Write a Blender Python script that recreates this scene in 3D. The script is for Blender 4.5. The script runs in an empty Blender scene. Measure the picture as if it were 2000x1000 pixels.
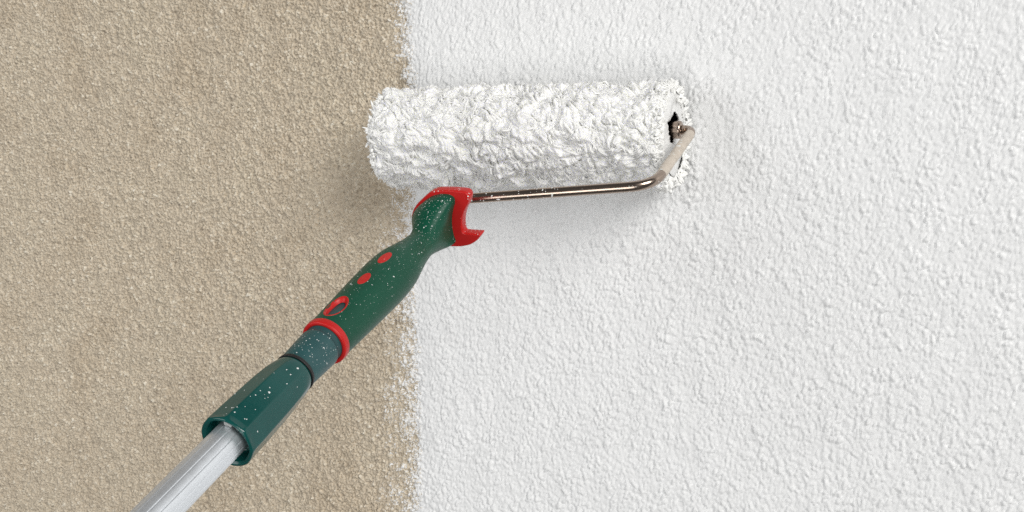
import bpy, math, random
import numpy as np
from math import sin, cos, pi, radians, tan
from mathutils import Matrix, Vector

random.seed(7)
rng = np.random.default_rng(11)
scene = bpy.context.scene
COL = scene.collection

# ------------------------------------------------------------------ camera
CAM = np.array([.308, -.731, -.02])
yaw, pit = radians(24), radians(5.4)
fw = Vector((-sin(yaw) * cos(pit), cos(yaw) * cos(pit), -sin(pit)))
rt = Vector((cos(yaw), sin(yaw), 0))
up = rt.cross(fw)
cd = bpy.data.cameras.new('camera')
cd.sensor_width = 36
cd.lens = 36
cd.clip_start = .01
cd.clip_end = 50
cam = bpy.data.objects.new('camera', cd)
COL.objects.link(cam)
m = Matrix((rt, up, -fw)).transposed().to_4x4()
m.translation = Vector(CAM)
cam.matrix_world = m
scene.camera = cam

# ------------------------------------------------------------------ light
world = bpy.data.worlds.new('World')
scene.world = world
world.use_nodes = True
bg = world.node_tree.nodes['Background']
bg.inputs[0].default_value = (1.0, 1.0, 1.0, 1)
bg.inputs[1].default_value = 0.11


def area(name, loc, target, size, power, color):
    ld = bpy.data.lights.new(name, 'AREA')
    ld.shape = 'SQUARE'
    ld.size = size
    ld.energy = power
    ld.color = color
    o = bpy.data.objects.new(name, ld)
    COL.objects.link(o)
    o.location = loc
    o.rotation_euler = (Vector(target) - Vector(loc)).to_track_quat('-Z', 'Y').to_euler()
    return o


area('key_softbox', (2.9, -2.15, 1.7), (-.15, 0, -.1), 1.8, 118, (1.0, .985, .96))
area('side_softbox', (-1.5, -2.5, .2), (-.3, 0, -.1), 1.4, 22, (.97, .985, 1.0))
area('front_softbox', (.5, -2.9, -1.0), (-.2, 0, -.1), 1.4, 27, (1.0, .99, .97))

vs = scene.view_settings
vs.view_transform = 'Standard'
vs.look = 'None'
vs.exposure = 0
vs.gamma = 1
vs.use_curve_mapping = False
scene.cycles.use_denoising = False
scene.cycles.max_bounces = 8

# ------------------------------------------------------------------ helpers
# frame of the tool: X along the roller axle, h down the handle, N out of the plane of the wire frame
TH = radians(22.7)
AX = np.array([0, -.040, 0.])
H = np.array([0, -cos(TH), -sin(TH)])
NN = np.array([0, -sin(TH), cos(TH)])
XX = np.array([1., 0, 0])
HX = .0162                                   # where along the axle the handle sits


def W(x, l, n):
    x, l, n = np.broadcast_arrays(np.asarray(x, float), np.asarray(l, float), np.asarray(n, float))
    return AX + x[..., None] * XX + l[..., None] * H + n[..., None] * NN


def mesh_obj(name, verts, faces, mat, parent=None, origin=None, smooth=True, attrs=None):
    """faces: an (n,k) integer array or a list of tuples; verts in world coordinates"""
    verts = np.asarray(verts, np.float64).reshape(-1, 3)
    org = np.zeros(3) if origin is None else np.asarray(origin)
    v = (verts - org).astype(np.float32)
    me = bpy.data.meshes.new(name)
    if isinstance(faces, np.ndarray):
        n, k = faces.shape
        me.vertices.add(len(v))
        me.vertices.foreach_set('co', v.ravel())
        me.loops.add(n * k)
        me.loops.foreach_set('vertex_index', faces.astype(np.int32).ravel())
        me.polygons.add(n)
        me.polygons.foreach_set('loop_start', np.arange(0, n * k, k, dtype=np.int32))
        me.polygons.foreach_set('loop_total', np.full(n, k, np.int32))
        me.update(calc_edges=True)
    else:
        me.from_pydata(v.tolist(), [], faces)
    if attrs:
        for an, arr in attrs.items():
            a = me.attributes.new(an, 'FLOAT', 'POINT')
            a.data.foreach_set('value', np.asarray(arr, np.float32).ravel())
    me.polygons.foreach_set('use_smooth', np.full(len(me.polygons), smooth, bool))
    me.materials.append(mat)
    o = bpy.data.objects.new(name, me)
    COL.objects.link(o)
    if parent is not None:
        o.parent = parent
    return o


def grid_faces(nu, nv, wrap_u=False, wrap_v=False, flip=False):
    iu = np.arange(nu if wrap_u else nu - 1)
    iv = np.arange(nv if wrap_v else nv - 1)
    a, b = np.meshgrid(iu, iv, indexing='ij')
    a2, b2 = (a + 1) % nu, (b + 1) % nv
    f = np.stack([a * nv + b, a2 * nv + b, a2 * nv + b2, a * nv + b2], -1).reshape(-1, 4)
    return f[:, ::-1] if flip else f


def fnoise(nu, nv, du, dv, lu, lv, shear=0., seed=0, power=2.0, rot=0.):
    """band-limited noise on a grid, feature size lu x lv (metres)"""
    r = np.random.default_rng(seed)
    w = np.fft.rfft2(r.standard_normal((nu, nv)))
    ku = np.fft.fftfreq(nu, du)[:, None]
    kv = np.fft.rfftfreq(nv, dv)[None, :]
    ku = ku + shear * kv
    ku, kv = ku * cos(rot) + kv * sin(rot), -ku * sin(rot) + kv * cos(rot)
    k = np.sqrt((ku * lu) ** 2 + (kv * lv) ** 2)
    w *= k ** .5 * np.exp(-(k / 0.75) ** power)
    n = np.fft.irfft2(w, s=(nu, nv))
    return (n - n.mean()) / n.std()


def smooth(a, b, x):
    t = np.clip((x - a) / (b - a), 0, 1)
    return t * t * (3 - 2 * t)


# ------------------------------------------------------------------ materials
def material(name):
    mt = bpy.data.materials.new(name)
    mt.use_nodes = True
    nt = mt.node_tree
    return mt, nt, nt.nodes['Principled BSDF']


def add(nt, kind, **kw):
    n = nt.nodes.new(kind)
    for k, v in kw.items():
        setattr(n, k, v)
    return n


def noise_node(nt, scale, detail=4, rough=.55, vec=None):
    n = add(nt, 'ShaderNodeTexNoise')
    n.inputs['Scale'].default_value = scale
    n.inputs['Detail'].default_value = detail
    n.inputs['Roughness'].default_value = rough
    if vec is not None:
        nt.links.new(vec, n.inputs['Vector'])
    return n


def ramp(nt, fac, stops):
    r = add(nt, 'ShaderNodeValToRGB')
    e = r.color_ramp.elements
    while len(e) < len(stops):
        e.new(.5)
    for el, (p, c) in zip(e, stops):
        el.position = p
        el.color = (*c, 1)
    nt.links.new(fac, r.inputs[0])
    return r


def bump(nt, fac, strength, dist, bsdf):
    b = add(nt, 'ShaderNodeBump')
    b.inputs['Strength'].default_value = strength
    b.inputs['Distance'].default_value = dist
    nt.links.new(fac, b.inputs['Height'])
    nt.links.new(b.outputs[0], bsdf.inputs['Normal'])


def plain(name, col, rough, metal=0., var=.12, scale=60, bstr=.15, bdist=.0002, bscale=900, spec=.5):
    mt, nt, b = material(name)
    tc = add(nt, 'ShaderNodeTexCoord')
    n = noise_node(nt, scale, 5, .6, tc.outputs['Object'])
    lo = tuple(max(0, c * (1 - var)) for c in col)
    hi = tuple(min(1, c * (1 + var)) for c in col)
    r = ramp(nt, n.outputs['Fac'], [(.3, lo), (.7, hi)])
    nt.links.new(r.outputs[0], b.inputs['Base Color'])
    n2 = noise_node(nt, scale * 3, 4, .6, tc.outputs['Object'])
    mr = add(nt, 'ShaderNodeMapRange')
    mr.inputs['To Min'].default_value = max(0, rough - .08)
    mr.inputs['To Max'].default_value = min(1, rough + .10)
    nt.links.new(n2.outputs['Fac'], mr.inputs['Value'])
    nt.links.new(mr.outputs[0], b.inputs['Roughness'])
    b.inputs['Metallic'].default_value = metal
    b.inputs['Specular IOR Level'].default_value = spec
    if bstr:
        n3 = noise_node(nt, bscale, 3, .6, tc.outputs['Object'])
        bump(nt, n3.outputs['Fac'], bstr, bdist, b)
    return mt


def make_plaster():
    mt, nt, b = material('beige_plaster')
    tc = add(nt, 'ShaderNodeTexCoord')
    at = add(nt, 'ShaderNodeAttribute', attribute_name='grain')
    r = ramp(nt, at.outputs['Fac'], [(0, (.32, .265, .205)), (.2, (.50, .437, .347)), (.5, (.588, .510, .402)), (.8, (.67, .595, .480)), (1, (.84, .79, .69))])
    n = noise_node(nt, 14, 4, .6, tc.outputs['Object'])
    r2 = ramp(nt, n.outputs['Fac'], [(.34, (.94, .912, .87)), (.5, (1, .99, .97)), (.66, (1.0, .995, .97))])
    mx = add(nt, 'ShaderNodeMix', data_type='RGBA', blend_type='MULTIPLY')
    mx.inputs['Factor'].default_value = 1
    nt.links.new(r.outputs[0], mx.inputs['A'])
    nt.links.new(r2.outputs[0], mx.inputs['B'])
    nt.links.new(mx.outputs['Result'], b.inputs['Base Color'])
    b.inputs['Roughness'].default_value = .72
    b.inputs['Specular IOR Level'].default_value = .35
    n3 = noise_node(nt, 900, 3, .6, tc.outputs['Object'])
    bump(nt, n3.outputs['Fac'], .5, .0006, b)
    return mt


def make_white(name, col, rough, bscale, bdist, spec=.4, sss=0.):
    mt, nt, b = material(name)
    tc = add(nt, 'ShaderNodeTexCoord')
    n = noise_node(nt, 30, 3, .5, tc.outputs['Object'])
    r = ramp(nt, n.outputs['Fac'], [(.3, tuple(c * .965 for c in col)), (.7, col)])
    nt.links.new(r.outputs[0], b.inputs['Base Color'])
    b.inputs['Roughness'].default_value = rough
    b.inputs['Specular IOR Level'].default_value = spec
    if sss:
        b.inputs['Subsurface Weight'].default_value = sss
        b.inputs['Subsurface Radius'].default_value = (.0024, .0024, .0020)
        b.inputs['Subsurface Scale'].default_value = 1
    n3 = noise_node(nt, bscale, 3, .55, tc.outputs['Object'])
    bump(nt, n3.outputs['Fac'], .4, bdist, b)
    return mt


M_PLASTER = make_plaster()
M_PAINT = make_white('white_wall_paint', (.825, .83, .83), .50, 420, .0005)
M_NAP = make_white('paint_soaked_nap', (.945, .945, .925), .62, 450, .0004, spec=.25)
M_NAPB = make_white('creamy_paint_nap', (.955, .955, .93), .60, 450, .0004, spec=.25, sss=.75)
M_FILM = make_white('wet_paint_film', (.86, .86, .85), .35, 200, .0006)
M_SPECK = make_white('paint_speck', (.80, .82, .80), .45, 900, .0002)
M_GREEN = plain('green_plastic', (.004, .072, .040), .40, var=.10, spec=.26, bscale=1500, bdist=.00012)
M_TEAL = plain('teal_plastic', (.004, .070, .063), .15, var=.10, spec=.40, bscale=1200, bdist=.0001)
M_TIP = plain('blue_green_plastic', (.018, .080, .084), .42, var=.12, bscale=1500, bdist=.00015)
M_RED = plain('red_plastic', (.54, .014, .013), .38, spec=.35, var=.08, bscale=1500, bdist=.0001)
M_BLACK = plain('black_plastic', (.012, .011, .011), .5, var=.3)
M_GREY = plain('grey_plastic', (.42, .43, .42), .45)
M_ROD = plain('bronzed_steel', (.40, .32, .265), .19, metal=1, var=.10, bscale=700, bdist=.00008)
M_ALU = plain('brushed_aluminium', (.84, .875, .915), .40, metal=.8, var=.03, bstr=0)

# ------------------------------------------------------------------ wall
def worley(px, pz, cell, seed, offset=False):
    r = np.random.default_rng(seed)
    ix, iz = np.floor(px / cell).astype(int), np.floor(pz / cell).astype(int)
    x0, z0 = ix.min() - 1, iz.min() - 1
    sx, sz = ix.max() - x0 + 2, iz.max() - z0 + 2
    jx, jz, rid = r.random((sx, sz)), r.random((sx, sz)), r.random((sx, sz))
    F1 = np.full(px.shape, 9.)
    F2 = np.full(px.shape, 9.)
    ID = np.zeros(px.shape)
    DX = np.zeros(px.shape)
    for a in (-1, 0, 1):
        for b in (-1, 0, 1):
            cx, cz = ix + a - x0, iz + b - z0
            d = np.hypot((cx + x0 + jx[cx, cz]) - px / cell, (cz + z0 + jz[cx, cz]) - pz / cell)
            near = d < F1
            F2 = np.where(near, F1, np.minimum(F2, d))
            ID = np.where(near, rid[cx, cz], ID)
            if offset:
                DX = np.where(near, px / cell - (cx + x0 + jx[cx, cz]), DX)
            F1 = np.where(near, d, F1)
    return (F1, F2, ID, DX) if offset else (F1, F2, ID)


def grow(a, end, n):
    t = np.linspace(0, 1, n + 1)[1:]
    return a + (end - a) * t ** 2


def plaster_height(x, z, nu, nv, du, dv):
    wx = fnoise(nu, nv, du, dv, .004, .004, seed=1) * .0005
    wz = fnoise(nu, nv, du, dv, .004, .004, seed=2) * .0005
    F1, F2, ID = worley(x + wx, z + wz, .0027, 3)
    g1 = smooth(.0, .30, F2 - F1) * (.55 + .45 * ID)
    f1, f2, id2 = worley(x - wz * .7, z + wx * .7, .0019, 4)
    g2 = smooth(0, .24, f2 - f1) * (.3 + .7 * id2)
    big = fnoise(nu, nv, du, dv, .03, .03, seed=5)
    mid = fnoise(nu, nv, du, dv, .010, .010, seed=6)
    mixw = smooth(-.6, .6, mid)
    h = .0033 * g1 * (1 - .22 * mixw) + .0020 * g2 * (.35 + .65 * mixw) + .00022 * mid + .00025 * big
    return h, np.clip(.55 * ID + .45 * id2, 0, 1)


def paint_height(x, z, nu, nv, du, dv):
    a = fnoise(nu, nv, du, dv, .0034, .0080, shear=.10, seed=21)
    b = fnoise(nu, nv, du, dv, .0023, .0052, shear=.10, seed=22)
    c = fnoise(nu, nv, du, dv, .014, .028, shear=.05, seed=23)
    F1, F2, ID = worley(x + .0009 * c + .0006 * b - .12 * z, (z + .0012 * a) * .42, .0026, 24)
    g = smooth(0, .50, F2 - F1) * (.35 + .65 * ID)
    amp = .86 + .28 * smooth(-1.1, 1.1, fnoise(nu, nv, du, dv, .016, .030, shear=.05, seed=25))
    return amp * (.00125 * g + .00060 * np.tanh(2.0 * np.abs(a))) + .00040 * np.tanh(1.8 * np.abs(b)) + .00008 * c


def edge_x(z):
    """where the painted stretch ends, as a function of the height on the wall"""
    return -.1125 + .0016 * np.sin(z * 23 + 1) + .001 * np.sin(z * 61) - .003 * smooth(.0, .1, z)


ZF0, ZF1 = -.415, .165
DW = .00075
xf = np.arange(-.70, -.07, DW)
zf = np.arange(ZF0, ZF1, DW)
xs = np.concatenate([grow(-.70, -1.3, 8)[::-1], xf, grow(xf[-1], 1.3, 14)])
zs = np.concatenate([grow(ZF0, -1.0, 8)[::-1], zf, grow(zf[-1], .8, 8)])
gx, gz = np.meshgrid(xf, zf, indexing='ij')
hf, gr = plaster_height(gx, gz, len(xf), len(zf), DW, DW)
cover = smooth(.010, .034, gx - edge_x(gz))
hw = np.full((len(xs), len(zs)), .0006)
gw = np.full(hw.shape, .5)
hw[8:8 + len(xf), 8:8 + len(zf)] = hf * (1 - .75 * cover)
gw[8:8 + len(xf), 8:8 + len(zf)] = gr
hw[8 + len(xf):, :] = 0
GX, GZ = np.meshgrid(xs, zs, indexing='ij')
wall = mesh_obj('wall', np.stack([GX, -hw, GZ], -1), grid_faces(len(xs), len(zs)), M_PLASTER, attrs={'grain': gw})
wall['kind'] = 'structure'
wall['label'] = 'rough beige plaster wall, its right part freshly painted white'

DP = .0009
xp = np.arange(-.160, .40, DP)
zp = np.arange(ZF0 + .002, ZF1 - .002, DP)
px, pz = np.meshgrid(xp, zp, indexing='ij')
# sample the plaster under the paint
fi = np.clip((px - xf[0]) / DW, 0, len(xf) - 1.001)
fk = np.clip((pz - zf[0]) / DW, 0, len(zf) - 1.001)
i0, k0 = fi.astype(int), fk.astype(int)
ti, tk = fi - i0, fk - k0
hs = hw[8:8 + len(xf), 8:8 + len(zf)]
under = (hs[i0, k0] * (1 - ti) * (1 - tk) + hs[i0 + 1, k0] * ti * (1 - tk) + hs[i0, k0 + 1] * (1 - ti) * tk + hs[i0 + 1, k0 + 1] * ti * tk)
nu, nv = px.shape
d = px - edge_x(pz)
wide = .0055 + .008 * smooth(.02, -.14, pz)          # the dry, patchy fringe is wider low down
blot = fnoise(nu, nv, DP, DP, .007, .008, seed=31)
fine = fnoise(nu, nv, DP, DP, .0028, .003, seed=32)
t = .00042 * d / wide + .00005 * blot + .00006 * fine + .42 * (under - .0030) + .0003
t = np.clip(t, -.0007, .00035)
full = smooth(.004, .026, d)
ridge = np.exp(-((px - .128) / .008) ** 2) * smooth(-.058, -.03, pz) * smooth(.06, .03, pz) + .8 * np.exp(-((pz + .046) / .008) ** 2) * smooth(.085, .105, px) * smooth(.145, .125, px)
knots = np.tanh(np.abs(fnoise(nu, nv, DP, DP, .006, .006, seed=33)) * 1.6)
hp = (under + t) * (1 - full) + (.0028 + paint_height(px, pz, nu, nv, DP, DP) + ridge * (.0003 + .0012 * knots)) * full
keep = t > -.00068
f = grid_faces(nu, nv)
f = f[keep.ravel()[f].any(axis=1)]
# coarse rest of the coat, outside the view
used = np.unique(f)
remap = np.full(nu * nv, -1)
remap[used] = np.arange(len(used))
pv = np.stack([px, -hp, pz], -1).reshape(-1, 3)[used]
coat = mesh_obj('paint_coat', pv, remap[f], M_PAINT, wall)
# the coat goes on, plain, beyond the stretch that is in view
YS = -.0042
sk = [((.398, 1.3), (-1.0, .8)), ((-.105, .398), (.162, .8)), ((-.105, .398), (-1.0, -.412))]
skv, skf = [], []
for (xa, xb), (za, zb) in sk:
    q = len(skv)
    skv += [(xa, YS, za), (xb, YS, za), (xb, YS, zb), (xa, YS, zb)]
    skf.append((q, q + 1, q + 2, q + 3))
mesh_obj('paint_coat', skv, skf, M_PAINT, wall)
coat['label'] = 'fresh white paint coat with a ragged left edge'


# ------------------------------------------------------------------ tool shapes
def empty(name, loc, label, cat):
    o = bpy.data.objects.new(name, None)
    o.empty_display_size = .03
    COL.objects.link(o)
    o.location = loc
    o['label'] = label
    o['category'] = cat
    return o


ORG = W(HX, .2, 0)
roller = empty('paint_roller', ORG, 'paint roller with fluffy white paint-soaked sleeve, bronze wire frame and green and red handle', 'paint roller')
ORP = W(HX, .5, 0)
pole = empty('extension_pole', ORP, 'silver fluted extension pole with dark green clamp, fitted into the green roller handle', 'pole')


def revolve(name, prof, mat, parent, org, nseg=72, rfun=None, close=False):
    """prof: list of (l, r); axis = the handle's axis"""
    prof = np.array(prof)
    th = np.linspace(0, 2 * pi, nseg, endpoint=False)
    l = prof[:, 0][:, None] + 0 * th
    r = prof[:, 1][:, None] + 0 * th
    if rfun is not None:
        r = rfun(l, r, th[None, :])
    v = W(HX + r * np.cos(th), l, r * np.sin(th))
    f = grid_faces(len(prof), nseg, wrap_v=True, wrap_u=close, flip=True)
    return mesh_obj(name, v, f, mat, parent, org)


def fillet(pts, rad, n=5):
    """round the corners of an open (l,r) polyline"""
    out = [pts[0]]
    for a, b, c in zip(pts[:-2], pts[1:-1], pts[2:]):
        a, b, c = map(np.array, (a, b, c))
        u, w = a - b, c - b
        k = min(rad, .45 * np.linalg.norm(u), .45 * np.linalg.norm(w))
        p, q = b + u / np.linalg.norm(u) * k, b + w / np.linalg.norm(w) * k
        for s in np.linspace(0, 1, n):
            out.append(tuple((1 - s) ** 2 * p + 2 * s * (1 - s) * b + s * s * q))
    out.append(pts[-1])
    return out


def tube(name, path, rad, mat, parent, org, nseg=20, cap=True):
    path = np.asarray(path)
    n = len(path)
    rad = np.broadcast_to(rad, (n,))
    tan_ = np.gradient(path, axis=0)
    tan_ /= np.linalg.norm(tan_, axis=1)[:, None]
    ref = NN
    b1 = np.cross(tan_, ref)
    b1 /= np.linalg.norm(b1, axis=1)[:, None]
    b2 = np.cross(tan_, b1)
    th = np.linspace(0, 2 * pi, nseg, endpoint=False)
    v = path[:, None] + rad[:, None, None] * (np.cos(th)[None, :, None] * b1[:, None] + np.sin(th)[None, :, None] * b2[:, None])
    f = [tuple(q) for q in grid_faces(n, nseg, wrap_v=True)]
    if cap:
        f.append(tuple(range(nseg)))
        f.append(tuple(range((n - 1) * nseg, n * nseg))[::-1])
    return mesh_obj(name, v, f, mat, parent, org)


def round_path(pts, rads, n=9):
    pts = [np.array(p, float) for p in pts]
    out = [pts[0]]
    for i in range(1, len(pts) - 1):
        a, b, c = pts[i - 1], pts[i], pts[i + 1]
        u, w = (a - b) / np.linalg.norm(a - b), (c - b) / np.linalg.norm(c - b)
        p, q = b + u * rads[i - 1], b + w * rads[i - 1]
        for s in np.linspace(0, 1, n):
            out.append((1 - s) ** 2 * p + 2 * s * (1 - s) * b + s * s * q)
    out.append(pts[-1])
    # even spacing
    out = np.array(out)
    seg = np.r_[0, np.cumsum(np.linalg.norm(np.diff(out, axis=0), axis=1))]
    s = np.linspace(0, seg[-1], 140)
    return np.stack([np.interp(s, seg, out[:, k]) for k in range(3)], -1)


def outline_smooth(pts, n, closed=True, it=2):
    """Chaikin-rounded closed outline resampled to n points"""
    p = np.array(pts, float)
    for _ in range(it):
        q = np.roll(p, -1, 0)
        p = np.stack([.8 * p + .2 * q, .2 * p + .8 * q], 1).reshape(-1, 2)
    q = np.vstack([p, p[:1]])
    s = np.r_[0, np.cumsum(np.linalg.norm(np.diff(q, axis=0), axis=1))]
    ss = np.linspace(0, s[-1], n, endpoint=False)
    return np.stack([np.interp(ss, s, q[:, k]) for k in (0, 1)], -1)


def inset(p, dist):
    nx = np.roll(p, -1, 0) - np.roll(p, 1, 0)
    nx /= np.linalg.norm(nx, axis=1)[:, None]
    nrm = np.stack([nx[:, 1], -nx[:, 0]], -1)
    area2 = np.sum(p[:, 0] * np.roll(p[:, 1], -1) - np.roll(p[:, 0], -1) * p[:, 1])
    return p - nrm * dist * np.sign(area2)


def blobs(name, pts, nrm, rad, mat, parent, org, stretch=None, flat=.55):
    """small flattened paint drops lying on a surface, one joined part"""
    pts, nrm, rad = np.asarray(pts), np.asarray(nrm), np.asarray(rad)
    n = len(pts)
    nrm = nrm / np.linalg.norm(nrm, axis=1)[:, None]
    a = np.cross(nrm, rng.standard_normal((n, 3)))
    a /= np.linalg.norm(a, axis=1)[:, None]
    b = np.cross(nrm, a)
    st = np.ones(n) if stretch is None else stretch
    k = 7
    th = np.linspace(0, 2 * pi, k, endpoint=False)
    wob = 1 + .22 * rng.standard_normal((n, k)).clip(-1.5, 1.5)
    v = [pts + nrm * (rad * flat)[:, None]]
    for rr, hh in ((.62, .42), (1.0, -.15)):
        ring = pts[:, None] + (rad[:, None] * wob * rr)[..., None] * (np.cos(th)[None, :, None] * (a * st[:, None])[:, None] + np.sin(th)[None, :, None] * b[:, None]) + (nrm * (rad * flat * hh / .55 * .55)[:, None])[:, None]
        v.append(ring)
    V = np.concatenate([v[0][:, None], v[1], v[2]], 1)          # n, 1+2k, 3
    f = []
    for i in range(k):
        j = (i + 1) % k
        f += [(0, 1 + i, 1 + j), (1 + i, 1 + k + i, 1 + k + j), (1 + i, 1 + k + j, 1 + j)]
    f = np.array(f)
    F = (np.arange(n)[:, None, None] * (1 + 2 * k) + f[None]).reshape(-1, 3)
    o = mesh_obj(name, V, F, mat, parent, org)
    o['kind'] = 'stuff'
    return o



def sample_on(verts, faces, count, weight):
    """random points and normals on a mesh given as arrays; weight(centres, normals) biases the choice"""
    v = np.asarray(verts).reshape(-1, 3)
    q = v[faces]
    c = q.mean(1)
    nrm = np.cross(q[:, 2] - q[:, 0], q[:, 3] - q[:, 1])
    ar = np.linalg.norm(nrm, axis=1) + 1e-15
    nrm = nrm / ar[:, None]
    w = ar * weight(c, nrm)
    pick = rng.choice(len(w), count, p=w / w.sum())
    a, b = rng.random(count)[:, None], rng.random(count)[:, None]
    qq = q[pick]
    p = (qq[:, 0] * (1 - a) + qq[:, 1] * a) * (1 - b) + (qq[:, 3] * (1 - a) + qq[:, 2] * a) * b
    return p, nrm[pick]


# ------------------------------------------------------------------ handle
RED_PTS = np.array([(-20.8,-6.6),(-21.0,0.4),(-19.4,6.1),(-16.5,10.6),(-12.4,14.5),(-2.4,21.8),(9.4,22.1),(20.2,21.4),(22.2,19.4),(21.9,16.4),(20.3,13.1),(17.1,8.9),(14.7,4.1),(13.4,-0.7),(13.2,-5.7),(13.6,-6.3),(24.7,-6.6),(25.3,-7.0),(21.9,-11.0),(16.7,-14.1),(9.7,-15.6),(1.6,-15.6),(-8.5,-13.3),(-17,-10.5)]) * .001
GREEN_PTS = np.array([(-19.6,-6.4),(-19.4,0.2),(-17.6,5.6),(-14.9,9.8),(-11.0,13.3),(-3.2,18.4),(4.2,20.2),(10.2,19.8),(12.8,17.8),(12.6,14.6),(10.4,10.4),(8.2,4.8),(7.0,-2.0),(7.0,-8.0),(8.0,-12.6),(1.5,-13.2),(-5.9,-12.6),(-14.0,-10.6)]) * .001
NT = 112
th = np.linspace(0, 2 * pi, NT, endpoint=False)
gc = np.array([-.0030, .0005])
go = outline_smooth(GREEN_PTS, 600) - gc
ga = np.unwrap(np.arctan2(go[:, 1], go[:, 0]))
order = np.argsort(ga % (2 * pi))
g_r = np.interp(th, (ga % (2 * pi))[order], np.hypot(go[:, 0], go[:, 1])[order], period=2 * pi)
ga_k = np.exp(-(((th + pi) % (2 * pi) - pi) / .45) ** 2)
g_s = np.real(np.fft.ifft(np.fft.fft(g_r) * np.fft.fft(ga_k / ga_k.sum())))
L_RIM, L_NECK = .1515, .1830
prof_l = np.array([.183, .191, .200, .210, .222, .240, .260, .275, .2868])
prof_r = np.array([.0087, .0096, .0112, .0131, .0140, .0138, .0131, .0125, .0121])


def handle_r(l):
    # monotone smooth profile
    n = len(prof_l)
    dd = np.gradient(prof_r, prof_l)
    i = np.clip(np.searchsorted(prof_l, l) - 1, 0, n - 2)
    hh = prof_l[i + 1] - prof_l[i]
    t_ = np.clip((l - prof_l[i]) / hh, 0, 1)
    h00, h10 = 2 * t_**3 - 3 * t_**2 + 1, t_**3 - 2 * t_**2 + t_
    h01, h11 = -2 * t_**3 + 3 * t_**2, t_**3 - t_**2
    return h00 * prof_r[i] + h10 * hh * dd[i] + h01 * prof_r[i + 1] + h11 * hh * dd[i + 1]


rows = []
rows.append((L_RIM - .004, gc, g_r - .0006))
for s_ in np.linspace(0, 1, 26):
    l = L_RIM + (L_NECK - L_RIM) * s_
    lb = np.clip(np.cos(th - radians(212)), 0, 1)
    kt = 1 - smooth(0, 1, (s_ - .18 + .18 * lb) / (.82 - .25 * lb))
    k = 1 - smooth(.1, 1.0, s_)
    r = .0087 + (g_r + (g_s - g_r) * smooth(.05, .55, s_) - .0087) * kt
    if s_ == 0:
        r = r - .0003
    rows.append((l, gc * k, r))
for l in np.linspace(L_NECK, .2868, 120)[1:]:
    rows.append((l, np.zeros(2), np.full(NT, handle_r(l))))
hv = np.stack([W(HX + c[0] + r * np.cos(th), l, c[1] + r * np.sin(th)) for l, c, r in rows])
hl = np.array([r_[0] for r_ in rows])
hfaces = grid_faces(len(rows), NT, wrap_v=True, flip=True)
EYE_L, EYE_T = .2735, radians(86)
OV = ((.2232, .0063, .0027), (.2462, .0055, .0026))
fl = hl[hfaces // NT].mean(1)
ft = th[hfaces[:, 3] % NT] + pi / NT
hole = ((fl - EYE_L) / .0085) ** 2 + ((ft - EYE_T) * .0125 / .0047) ** 2 < 1
handle = mesh_obj('handle', hv, hfaces[~hole], M_GREEN, roller, ORG)
handle['label'] = 'green plastic handle with red trim'
solid = handle.modifiers.new('thickness', 'SOLIDIFY')
solid.thickness = .0012
solid.offset = -1

# red head plate with the hook
ro = outline_smooth(RED_PTS, 150, it=2)
lay = [(.1455, .0008), (.1462, .0002), (.1472, 0), (.1512, 0), (.1526, .0002), (.1530, .0006)]
pv = [W(HX + q[:, 0], l, q[:, 1]) for l, ins in lay for q in [inset(ro, ins)]]
fc = [tuple(x) for x in grid_faces(len(lay), 150, wrap_v=True)]
fc.append(tuple(range((len(lay) - 1) * 150, len(lay) * 150))[::-1])
fc.append(tuple(range(150)))
plate_v = np.stack(pv)
plate = mesh_obj('head_trim', plate_v, fc, M_RED, handle, ORG)
for pg in list(plate.data.polygons)[-2:]:
    pg.use_smooth = False
plate['label'] = 'red head plate with a hook at its lower right'
# socket behind the plate that grips the wire
bv, bl = [], []
for l, r in fillet([(.1090, .0), (.1090, .0075), (.1475, .0095), (.1475, .0)], .002):
    bl.append((l, max(r, .00005)))
bp = np.array(bl)
t40 = np.linspace(0, 2 * pi, 40, endpoint=False)
bvv = W(HX - .0125 + bp[:, 1][:, None] * np.cos(t40), bp[:, 0][:, None] + 0 * t40, -.002 + bp[:, 1][:, None] * np.sin(t40))
mesh_obj('wire_socket', bvv, grid_faces(len(bp), 40, wrap_v=True), M_RED, handle, ORG)


def on_handle(l, ang, off):
    r = handle_r(l) + off
    return W(HX + r * np.cos(ang), l, r * np.sin(ang))


def patch(name, l0, a0, sl, sw, rings, mat):
    """elliptic inlay following the handle; rings: (scale, height)"""
    ps = np.linspace(0, 2 * pi, 40, endpoint=False)
    vv = []
    for k, hgt in rings:
        l = l0 + sl * k * np.cos(ps)
        vv.append(on_handle(l, a0 + sw * k * np.sin(ps) / handle_r(l), hgt))
    return mesh_obj(name, np.stack(vv), grid_faces(len(rings), 40, wrap_v=True), mat, handle, ORG)


for l0, sl, sw in OV:
    patch('grip_inlay', l0, radians(81), sl, sw, [(1.04, -.0006), (1.03, .00005), (.98, .00015), (.90, .00012), (.5, .0002), (.01, .0002)], M_RED)
ey = [(1.16, -.0006), (1.14, .00003), (1.08, .00014), (1.0, -.0001), (.92, -.0010), (.85, -.0024)]
eye = patch('eyelet', EYE_L, EYE_T, .0082, .0046, ey, M_RED)
eye['label'] = 'red oval rim of the hanging hole'
revolve('end_ring', fillet([(.2856, .0112), (.2856, .0127), (.2898, .0125), (.2898, .0102), (.2860, .0102)], .0010), M_RED, handle, ORG)

view = lambda c: (CAM - c) / np.linalg.norm(CAM - c, axis=1)[:, None]


def w_handle(c, n):
    l = (c - AX) @ H
    facing = np.clip((n * view(c)).sum(1), 0, 1)
    top = np.clip(n @ NN + .35, 0.02, 1)
    return facing * top ** 1.2 * np.interp(l, [.15, .16, .18, .20, .24, .29], [3.2, 3.4, 2.4, 1.4, 1.1, .7])


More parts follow.
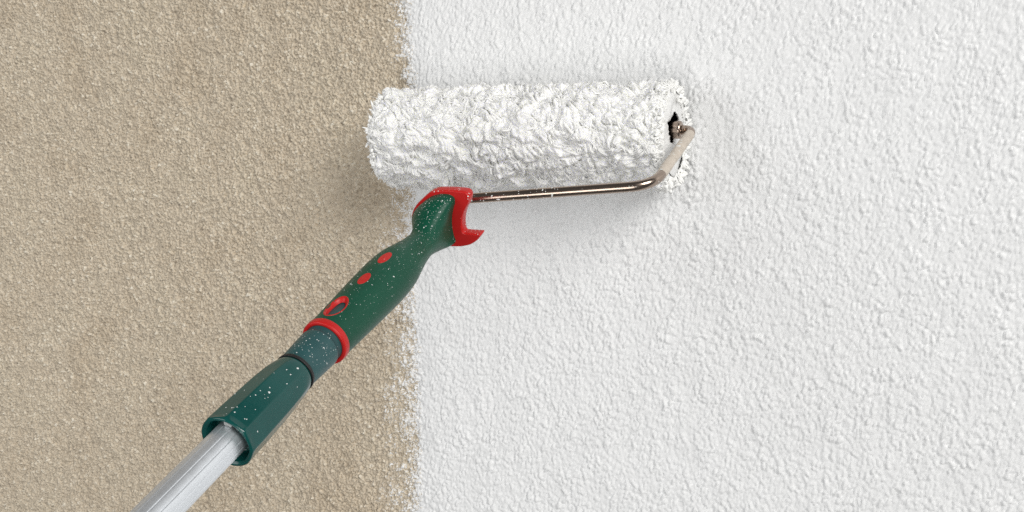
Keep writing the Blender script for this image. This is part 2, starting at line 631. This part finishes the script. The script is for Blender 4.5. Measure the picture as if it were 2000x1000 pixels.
def drops(count, mean, sd, lo, hi):
    return np.exp(rng.normal(math.log(mean), sd, count)).clip(lo, hi)


p, n = sample_on(hv, hfaces[~hole], 430, w_handle)
blobs('paint_specks', p, n, drops(430, .000125, .52, .00008, .0006), M_SPECK, handle, ORG, stretch=rng.uniform(.7, 1.7, 430))
pf = grid_faces(len(lay), 150, wrap_v=True)
p, n = sample_on(plate_v, pf, 45, lambda c, n: np.clip((n * view(c)).sum(1), 0, 1) * np.clip(n @ NN + .5 + ((c - AX) @ NN) * 60, .05, 2))
blobs('paint_specks', p, n, drops(45, .00019, .4, .0001, .0005), M_SPECK, handle, ORG)

# ------------------------------------------------------------------ wire frame
PTS = [W(.085, 0, 0), W(.1352, 0, 0), W(.1328, .0925, 0), W(.012, .1175, 0), W(.0035, .1185, 0)]
path = round_path(PTS, [.0085, .016, .003])
rod = tube('frame_rod', path, .0033, M_ROD, roller, ORG, nseg=28)
rod['label'] = 'bronze coloured bent steel wire'
col = []
cp = fillet([(.1120, .0030), (.1120, .0062), (.1265, .0062), (.1275, .0054), (.1275, .0030)], .0006)
cp = np.array(cp)
t28 = np.linspace(0, 2 * pi, 28, endpoint=False)
cv = np.stack([cp[:, 0][:, None] + 0 * t28, AX[1] + cp[:, 1][:, None] * np.cos(t28), AX[2] + cp[:, 1][:, None] * np.sin(t28)], -1)
mesh_obj('axle_collar', cv, grid_faces(len(cp), 28, wrap_v=True), M_ROD, rod, ORG)
# splashes on the wire
seg = rng.integers(40, 138, 170)
seg = np.where(rng.random(170) < .45, rng.integers(105, 132, 170), seg)
an = rng.uniform(0, 2 * pi, 170)
tt = np.gradient(path, axis=0)
tt /= np.linalg.norm(tt, axis=1)[:, None]
b1 = np.cross(tt, NN)
b2 = np.cross(tt, b1)
nr = b1[seg] * np.cos(an)[:, None] + b2[seg] * np.sin(an)[:, None]
fac = (nr * view(path[seg])).sum(1) > -.1
blobs('paint_specks', (path[seg] + nr * .0033)[fac], nr[fac], drops(fac.sum(), .00026, .5, .0001, .0008), M_SPECK, rod, ORG, stretch=rng.uniform(.5, 2.4, fac.sum()))

# thin dull film of dried paint on the bent arm
M_DRY = plain('dried_paint_film', (.60, .53, .45), .48, var=.15, scale=200, bscale=900, bdist=.0003)
fp = path[27:67]
fr = .00348 + .00006 * np.sin(np.arange(40) * .45)
fr[:3] = (.0030, .0032, .0033)
fr[-4:] = (.0034, .00335, .0032, .0030)
tube('dried_paint', fp, fr, M_DRY, rod, ORG, nseg=24, cap=False)
# paint smeared along the bent arm
seg = rng.integers(38, 74, 26)
an = rng.uniform(0, 2 * pi, 26)
nr = b1[seg] * np.cos(an)[:, None] + b2[seg] * np.sin(an)[:, None]
blobs('paint_smears', path[seg] + nr * .0034, nr, drops(26, .0007, .4, .0003, .0014), M_SPECK, rod, ORG, stretch=rng.uniform(.8, 2.2, 26), flat=.3)

# ------------------------------------------------------------------ sleeve
RB = .0352
UL = .1130
SZ = AX[2] - .0038
U0 = .0091                                  # centre of the sleeve along the axle


def base_r(u):
    e = np.clip((np.abs(u) - (UL - .010)) / .010, 0, 1)
    return .0285 + (RB - .0285) * np.sqrt(np.clip(1 - e ** 2.2, 0, 1))


NU, NP = 640, 420
du, dph = 2 * UL / NU, 2 * pi * .0345 / NP
flow = fnoise(NU, NP, du, dph, .035, .030, seed=51)
flow2 = fnoise(NU, NP, du, dph, .012, .012, seed=52)
clump = fnoise(NU, NP, du, dph, .022, .015, seed=53)
curl = fnoise(NU, NP, du, dph, .005, .004, seed=54)
stri = np.where(smooth(-.4, .4, flow2) > .5, fnoise(NU, NP, du, dph, .0090, .0017, rot=-.5, seed=55), fnoise(NU, NP, du, dph, .0080, .0017, rot=-1.05, seed=59))
stri2 = fnoise(NU, NP, du, dph, .0120, .0034, rot=-.75, seed=60)


def petals(ang, length, width, seed, warp):
    """overlapping clotted locks: each cell rises along the lie of the nap and drops off at its tip"""
    su, sp = np.meshgrid(np.linspace(-UL, UL, NU), np.linspace(-pi, pi, NP, endpoint=False) * .0345, indexing='ij')
    su = su + warp * flow2
    sp = sp + warp * .8 * np.roll(flow2, 37, 0)
    a_ = ang + .35 * flow
    al, ac = su * np.cos(ang) + sp * np.sin(ang), -su * np.sin(ang) + sp * np.cos(ang)
    F1, F2, ID, DX = worley(al / length, ac / width, 1.0, seed, True)
    return smooth(0, .48, F2 - F1) * (.35 + .30 * ID + .55 * np.clip(DX + .5, 0, 1))


HALF = NP // 2
pet = .0036 * petals(-.75, .0150, .0085, 56, .0032) + .0013 * petals(-.55, .0080, .0036, 57, .0018) + .0002 * petals(-1.0, .0036, .0016, 58, .0008)
pet = np.roll(pet, HALF, 1) - .0018
nap_field = pet + .0014 * clump + .00024 * curl + .00026 * stri + .00045 * np.abs(stri2)


def at(fld, u, ph):
    i = np.clip(((u + UL) / (2 * UL) * NU).astype(int), 0, NU - 1)
    j = ((ph % (2 * pi)) / (2 * pi) * NP).astype(int) % NP
    return fld[i, j]


def cyl(u, r, ph):
    return np.stack([u + U0, AX[1] - r * np.cos(ph), SZ + r * np.sin(ph)], -1)


def relief(u, ph):
    return at(nap_field, u, ph)


uu = np.linspace(-UL, UL, NU)
pp = np.linspace(0, 2 * pi, NP, endpoint=False)
U, P = np.meshgrid(uu, pp, indexing='ij')
endf = np.clip((UL - np.abs(U)) / .006, 0, 1)
R_ = base_r(U) + relief(U, P) * endf
sv = cyl(U, R_, P)
sleeve = mesh_obj('roller_sleeve', sv, grid_faces(NU, NP, wrap_v=True), M_NAPB, roller, ORG)
sleeve['label'] = 'shaggy roller sleeve soaked with thick white paint'


def strands(name, count, K, step, rad, lift, seed, mat, wild, parent):
    r = np.random.default_rng(seed)
    u = r.uniform(-UL + .001, UL - .001, count)
    ph = r.uniform(0, 2 * pi, count)
    # more of them round the two ends
    ne = count // 9
    u[:ne] = (UL - .012 * r.random(ne)) * np.where(r.random(ne) < .5, -1, 1)
    turn = r.normal(0, wild, count)
    bias = r.normal(0, .2, count)
    ht = r.uniform(.2, 1, count) * lift
    peak = r.random(count) < .5
    pts = []
    for k in range(K):
        s_ = k / (K - 1)
        rr = base_r(u) + relief(u, ph) + (-.0009 + ht * np.where(peak, 1.25 * s_ ** 1.4, np.sin(pi * min(1, s_ * 1.12)) - .0004 * s_))
        pts.append(cyl(u, rr, ph))
        a = -.65 + .60 * at(flow, u, ph) + .40 * at(flow2, u, ph) + bias + turn * s_
        u = np.clip(u + np.cos(a) * step, -UL, UL)
        ph = ph + np.sin(a) * step / base_r(u)
    Pn = np.stack(pts, 1)                                  # count,K,3
    tg = np.gradient(Pn, axis=1)
    tg /= np.linalg.norm(tg, axis=2, keepdims=True) + 1e-9
    rad_dir = Pn - np.stack([Pn[..., 0], np.full(Pn.shape[:2], AX[1]), np.full(Pn.shape[:2], SZ)], -1)
    rad_dir /= np.linalg.norm(rad_dir, axis=2, keepdims=True) + 1e-9
    sd = np.cross(tg, rad_dir)
    sd /= np.linalg.norm(sd, axis=2, keepdims=True) + 1e-9
    up_ = np.cross(sd, tg)
    w = rad * r.uniform(.55, 1.5, count)[:, None] * np.where(peak[:, None], np.interp(np.linspace(0, 1, K), [0, .3, .7, 1], [.6, 1, .75, .12])[None], np.sqrt(np.sin(pi * np.linspace(.06, .97, K)))[None])
    w = w[..., None]
    ring = np.stack([Pn + sd * w * cos(q) + up_ * w * .6 * sin(q) for q in np.linspace(0, 2 * pi, 6, endpoint=False)], 2)   # count,K,6,3
    f = grid_faces(K, 6, wrap_v=True)
    F = (np.arange(count)[:, None, None] * (K * 6) + f[None]).reshape(-1, 4)
    o = mesh_obj(name, ring, F, mat, parent, ORG)
    o['kind'] = 'stuff'
    return o


strands('nap_tufts', 3600, 8, .0018, .0008, .0020, 61, M_NAP, 1.0, sleeve)
strands('nap_threads', 700, 9, .0016, .00035, .0018, 62, M_NAP, 1.3, sleeve)


def hairs(name, count, seed, w0=.00012, w1=.00032, l0=.002, l1=.0055, ends=.2, right=False, blunt=.35, curl_=1.3):
    r = np.random.default_rng(seed)
    u = r.uniform(-UL, UL, count)
    ph = r.uniform(0, 2 * pi, count)
    ne = int(count * ends)
    u[:ne] = np.sign(u[:ne]) * (UL - .006 * r.random(ne))
    if right:                                  # only round the wall side and underside of the right end
        u = np.abs(u)
        ph = r.uniform(radians(95), radians(290), count)
    root = cyl(u, base_r(u) + .0005, ph)
    out = root - np.stack([u * .97 + U0, np.full(count, AX[1]), np.full(count, SZ)], -1)
    out /= np.linalg.norm(out, axis=1)[:, None]
    out[:ne, 0] += np.where(u[:ne] > 0, .7, -.1)
    d0 = out + r.normal(0, .55, (count, 3))
    d0 /= np.linalg.norm(d0, axis=1)[:, None]
    bend = r.normal(0, curl_, (count, 3))
    ln = r.uniform(l0, l1, count)
    K = 5
    pts = []
    for k in range(K):
        s_ = k / (K - 1)
        pts.append(root + (d0 * s_ + bend * s_ * s_ * .45) * ln[:, None])
    Pn = np.stack(pts, 1)
    tg = np.gradient(Pn, axis=1)
    tg /= np.linalg.norm(tg, axis=2, keepdims=True)
    a = np.cross(tg, np.array([.31, .52, .79]))
    a /= np.linalg.norm(a, axis=2, keepdims=True)
    b = np.cross(tg, a)
    w = (r.uniform(w0, w1, count)[:, None] * np.interp(np.linspace(0, 1, K), [0, .75, 1], [1, .5 + .5 * blunt, blunt])[None])[..., None]
    sides = 3 if w1 < .0005 else 7
    ring = np.stack([Pn + (a * cos(q) + b * sin(q)) * w for q in np.linspace(0, 2 * pi, sides, endpoint=False)], 2)
    f = grid_faces(K, sides, wrap_v=True)
    F = (np.arange(count)[:, None, None] * (K * sides) + f[None]).reshape(-1, 4)
    # keep out of the plaster
    ring[..., 1] = np.minimum(ring[..., 1], -.0012)
    o = mesh_obj(name, ring, F, M_NAP, sleeve, ORG)
    o['kind'] = 'stuff'


hairs('nap_hairs', 1700, 71, .0001, .00020, .002, .005, .0)
hairs('nap_locks', 300, 73, .0014, .0030, .002, .0055, 1.0, True, .20, .6)
hairs('nap_locks', 520, 72, .0008, .0018, .0015, .0036, .9, False, .15, .7)

# right end: black cap inside, torn skin of paint over it
XE = .1217
t48 = np.linspace(0, 2 * pi, 48, endpoint=False)
cp = [(XE - .012, .00005), (XE - .012, .0150), (XE - .010, .0200), (XE - .006, .0250), (XE - .002, .0286)]
cp = np.array(cp)
ccv = np.stack([cp[:, 0][:, None] + 0 * t48, AX[1] - cp[:, 1][:, None] * np.cos(t48), SZ + cp[:, 1][:, None] * np.sin(t48)], -1)
cap = mesh_obj('end_cap', ccv, grid_faces(len(cp), 48, wrap_v=True), M_BLACK, sleeve, ORG)
cap['label'] = 'black plastic end cap showing through torn paint'
lc = ccv.copy()
lc[..., 0] = 2 * U0 - lc[..., 0]
mesh_obj('end_cap', lc, grid_faces(len(cp), 48, wrap_v=True, flip=True), M_BLACK, sleeve, ORG)
HOLE = np.array([(1.5,14.9),(8.3,13.5),(12.6,10.5),(15.0,4.8),(17.5,0.1),(15.6,-3.9),(5.4,-7.0),(-1.1,-10.2),(-10.0,-10.4),(-18.2,-8.0),(-11.8,-7.6),(-9.3,-4.8),(-14.6,-3.6),(-12.1,-1.4),(-14.8,1.6),(-13.6,3.3),(-20.1,4.8),(-8.7,7.3),(-8.7,8.3),(-1.0,11.7)]) * .00088
K_ = 160
ho = outline_smooth(HOLE, 400, it=1)
ang = np.arctan2(ho[:, 1], ho[:, 0]) % (2 * pi)
rr_ = np.hypot(ho[:, 0], ho[:, 1])
ta = np.linspace(0, 2 * pi, K_, endpoint=False)
oi = np.argsort(ang)
hr = np.interp(ta, ang[oi], rr_[oi], period=2 * pi) * (1 + .02 * rng.standard_normal(K_).clip(-1.5, 1.5))
vv = []
NR = 14
wn = rng.standard_normal((NR + 2, K_)) * .00015
for k in range(NR + 2):
    if k == 0:
        r, x = hr, np.full(K_, XE - .0008)
    else:
        s_ = (k - 1) / NR
        r = hr + (.0292 - hr) * s_
        x = XE + .0006 * np.sin(3 * ta + 1) + .0008 * np.sin(s_ * 6 + 2 * ta) + .0003 * s_ ** 2 + wn[k]
    vv.append(np.stack([x, AX[1] + r * np.cos(ta), AX[2] + r * np.sin(ta) - .003 * min(1, k / NR)], -1))
film = mesh_obj('paint_skin', np.stack(vv), grid_faces(NR + 2, K_, wrap_v=True), M_FILM, sleeve, ORG)
film['label'] = 'torn skin of wet white paint over the sleeve end'
sm = film.modifiers.new('thickness', 'SOLIDIFY')
sm.thickness = .0005
# left end is sealed with paint
vv = []
for s_ in np.linspace(.02, 1, 10):
    vv.append(np.stack([np.full(K_, 2 * U0 - XE - .0003 * s_ ** 2) - .0008 * np.sin(s_ * 5 + 2 * ta), AX[1] + .0292 * s_ * np.cos(ta), SZ + .0292 * s_ * np.sin(ta)], -1))
mesh_obj('paint_skin', np.stack(vv), grid_faces(10, K_, wrap_v=True), M_FILM, sleeve, ORG)

# ------------------------------------------------------------------ extension pole
tipp = fillet([(.2600, .0070), (.2600, .0100), (.2900, .0104), (.2912, .0101), (.2930, .0101), (.2942, .0109), (.3050, .0104), (.3150, .0099), (.3150, .0090)], .0008)
tip = revolve('socket_tip', tipp, M_TIP, pole, ORP)
tip['label'] = 'dark blue-green tip plugged into the handle'
revolve('seal_ring', fillet([(.3150, .0090), (.3150, .0104), (.3168, .0105), (.3168, .0090)], .0004), M_BLACK, tip, ORP)


def facet(l, r, t_):
    k = smooth(.3175, .330, l) * (1 - smooth(.3685, .3712, l))
    nf = 8
    a_ = (t_ + .25) % (2 * pi / nf) - pi / nf
    poly = np.minimum(cos(pi / nf) / np.cos(a_), 1.0 + 0 * a_)
    poly = poly * 1.0
    inner = l * 0 + 1
    return r * (1 + (poly - 1) * k * inner * 1.0)


def clamp_profile():
    out = [(.3168, .0094), (.3171, .0099), (.3180, .0102)]
    for s_ in np.linspace(0, 1, 40)[1:]:
        out.append((.3180 + .0500 * s_, .0102 + .0033 * (.68 * (1 - math.exp(-s_ * 6)) + .32 * s_)))
    out += [(.3695, .01355), (.3706, .0132), (.3711, .0125), (.3709, .0118), (.3700, .0112)]
    inn = [(.3685, .0106), (.3660, .0104), (.3640, .0103), (.3632, .0098), (.3630, .0085), (.3630, .0070)]
    return out, inn


po, pi_ = clamp_profile()
clamp = revolve('clamp_sleeve', po, M_TEAL, pole, ORP, nseg=144, rfun=facet)
clamp['label'] = 'tapered dark green clamp with flat facets'
revolve('clamp_bore', [po[-1]] + pi_, M_TEAL, clamp, ORP, nseg=96)
# grey jaw tab in the mouth
ta_ = np.linspace(radians(62), radians(86), 8)
jaw = []
for r, l in ((.0082, .3692), (.0105, .3692), (.0105, .3620), (.0082, .3620)):
    jaw.append(W(HX + r * np.cos(ta_), np.full(8, l), r * np.sin(ta_)))
jf = [tuple(x) for x in grid_faces(4, 8, wrap_u=True)] + [tuple(k * 8 for k in range(4)), tuple(k * 8 + 7 for k in range(4))[::-1]]
jaw_o = mesh_obj('clamp_jaw', np.stack(jaw), jf, M_GREY, clamp, ORP, smooth=False)
jaw_o['label'] = 'pale grey clamp jaw in the mouth'

NG = 14


def flutes(l, r, t_):
    a_ = ((t_ + .05) / (2 * pi) * NG) % 1 - .5
    return r - .00030 * np.exp(-(a_ / .05) ** 2)


tube_o = revolve('tube', [(.3570, .0080), (.40, .0080), (.46, .0080), (.56, .0080), (.66, .0080), (.78, .0080)], M_ALU, pole, ORP, nseg=NG * 20, rfun=flutes)
tube_o['label'] = 'silver aluminium tube with fine lengthwise grooves'

for o_, prof, cnt, mean, rf, fun in ((tip, tipp, 80, .00017, None, lambda l: np.where((l > .292) & (l < .3145), 1., 0.)),
                                     (clamp, po, 30, .00030, facet, lambda l: np.where((l > .32) & (l < .369), .5 + 1.0 * (l - .32) / .05, 0.))):
    pr = np.array(prof)
    tq = np.linspace(0, 2 * pi, 96, endpoint=False)
    l2, r2 = pr[:, 0][:, None] + 0 * tq, pr[:, 1][:, None] + 0 * tq
    if rf:
        r2 = rf(l2, r2, tq[None, :])
    v2 = W(HX + r2 * np.cos(tq), l2, r2 * np.sin(tq))
    p, n = sample_on(v2, grid_faces(len(pr), 96, wrap_v=True, flip=True), cnt, lambda c, n: fun((c - AX) @ H) * np.clip((n * view(c)).sum(1), 0, 1) * np.clip(n @ NN + .4, .05, 1) ** 1.5)
    blobs('paint_specks', p, n, drops(cnt, mean, .4, .0001, .0007), M_SPECK, o_, ORP)
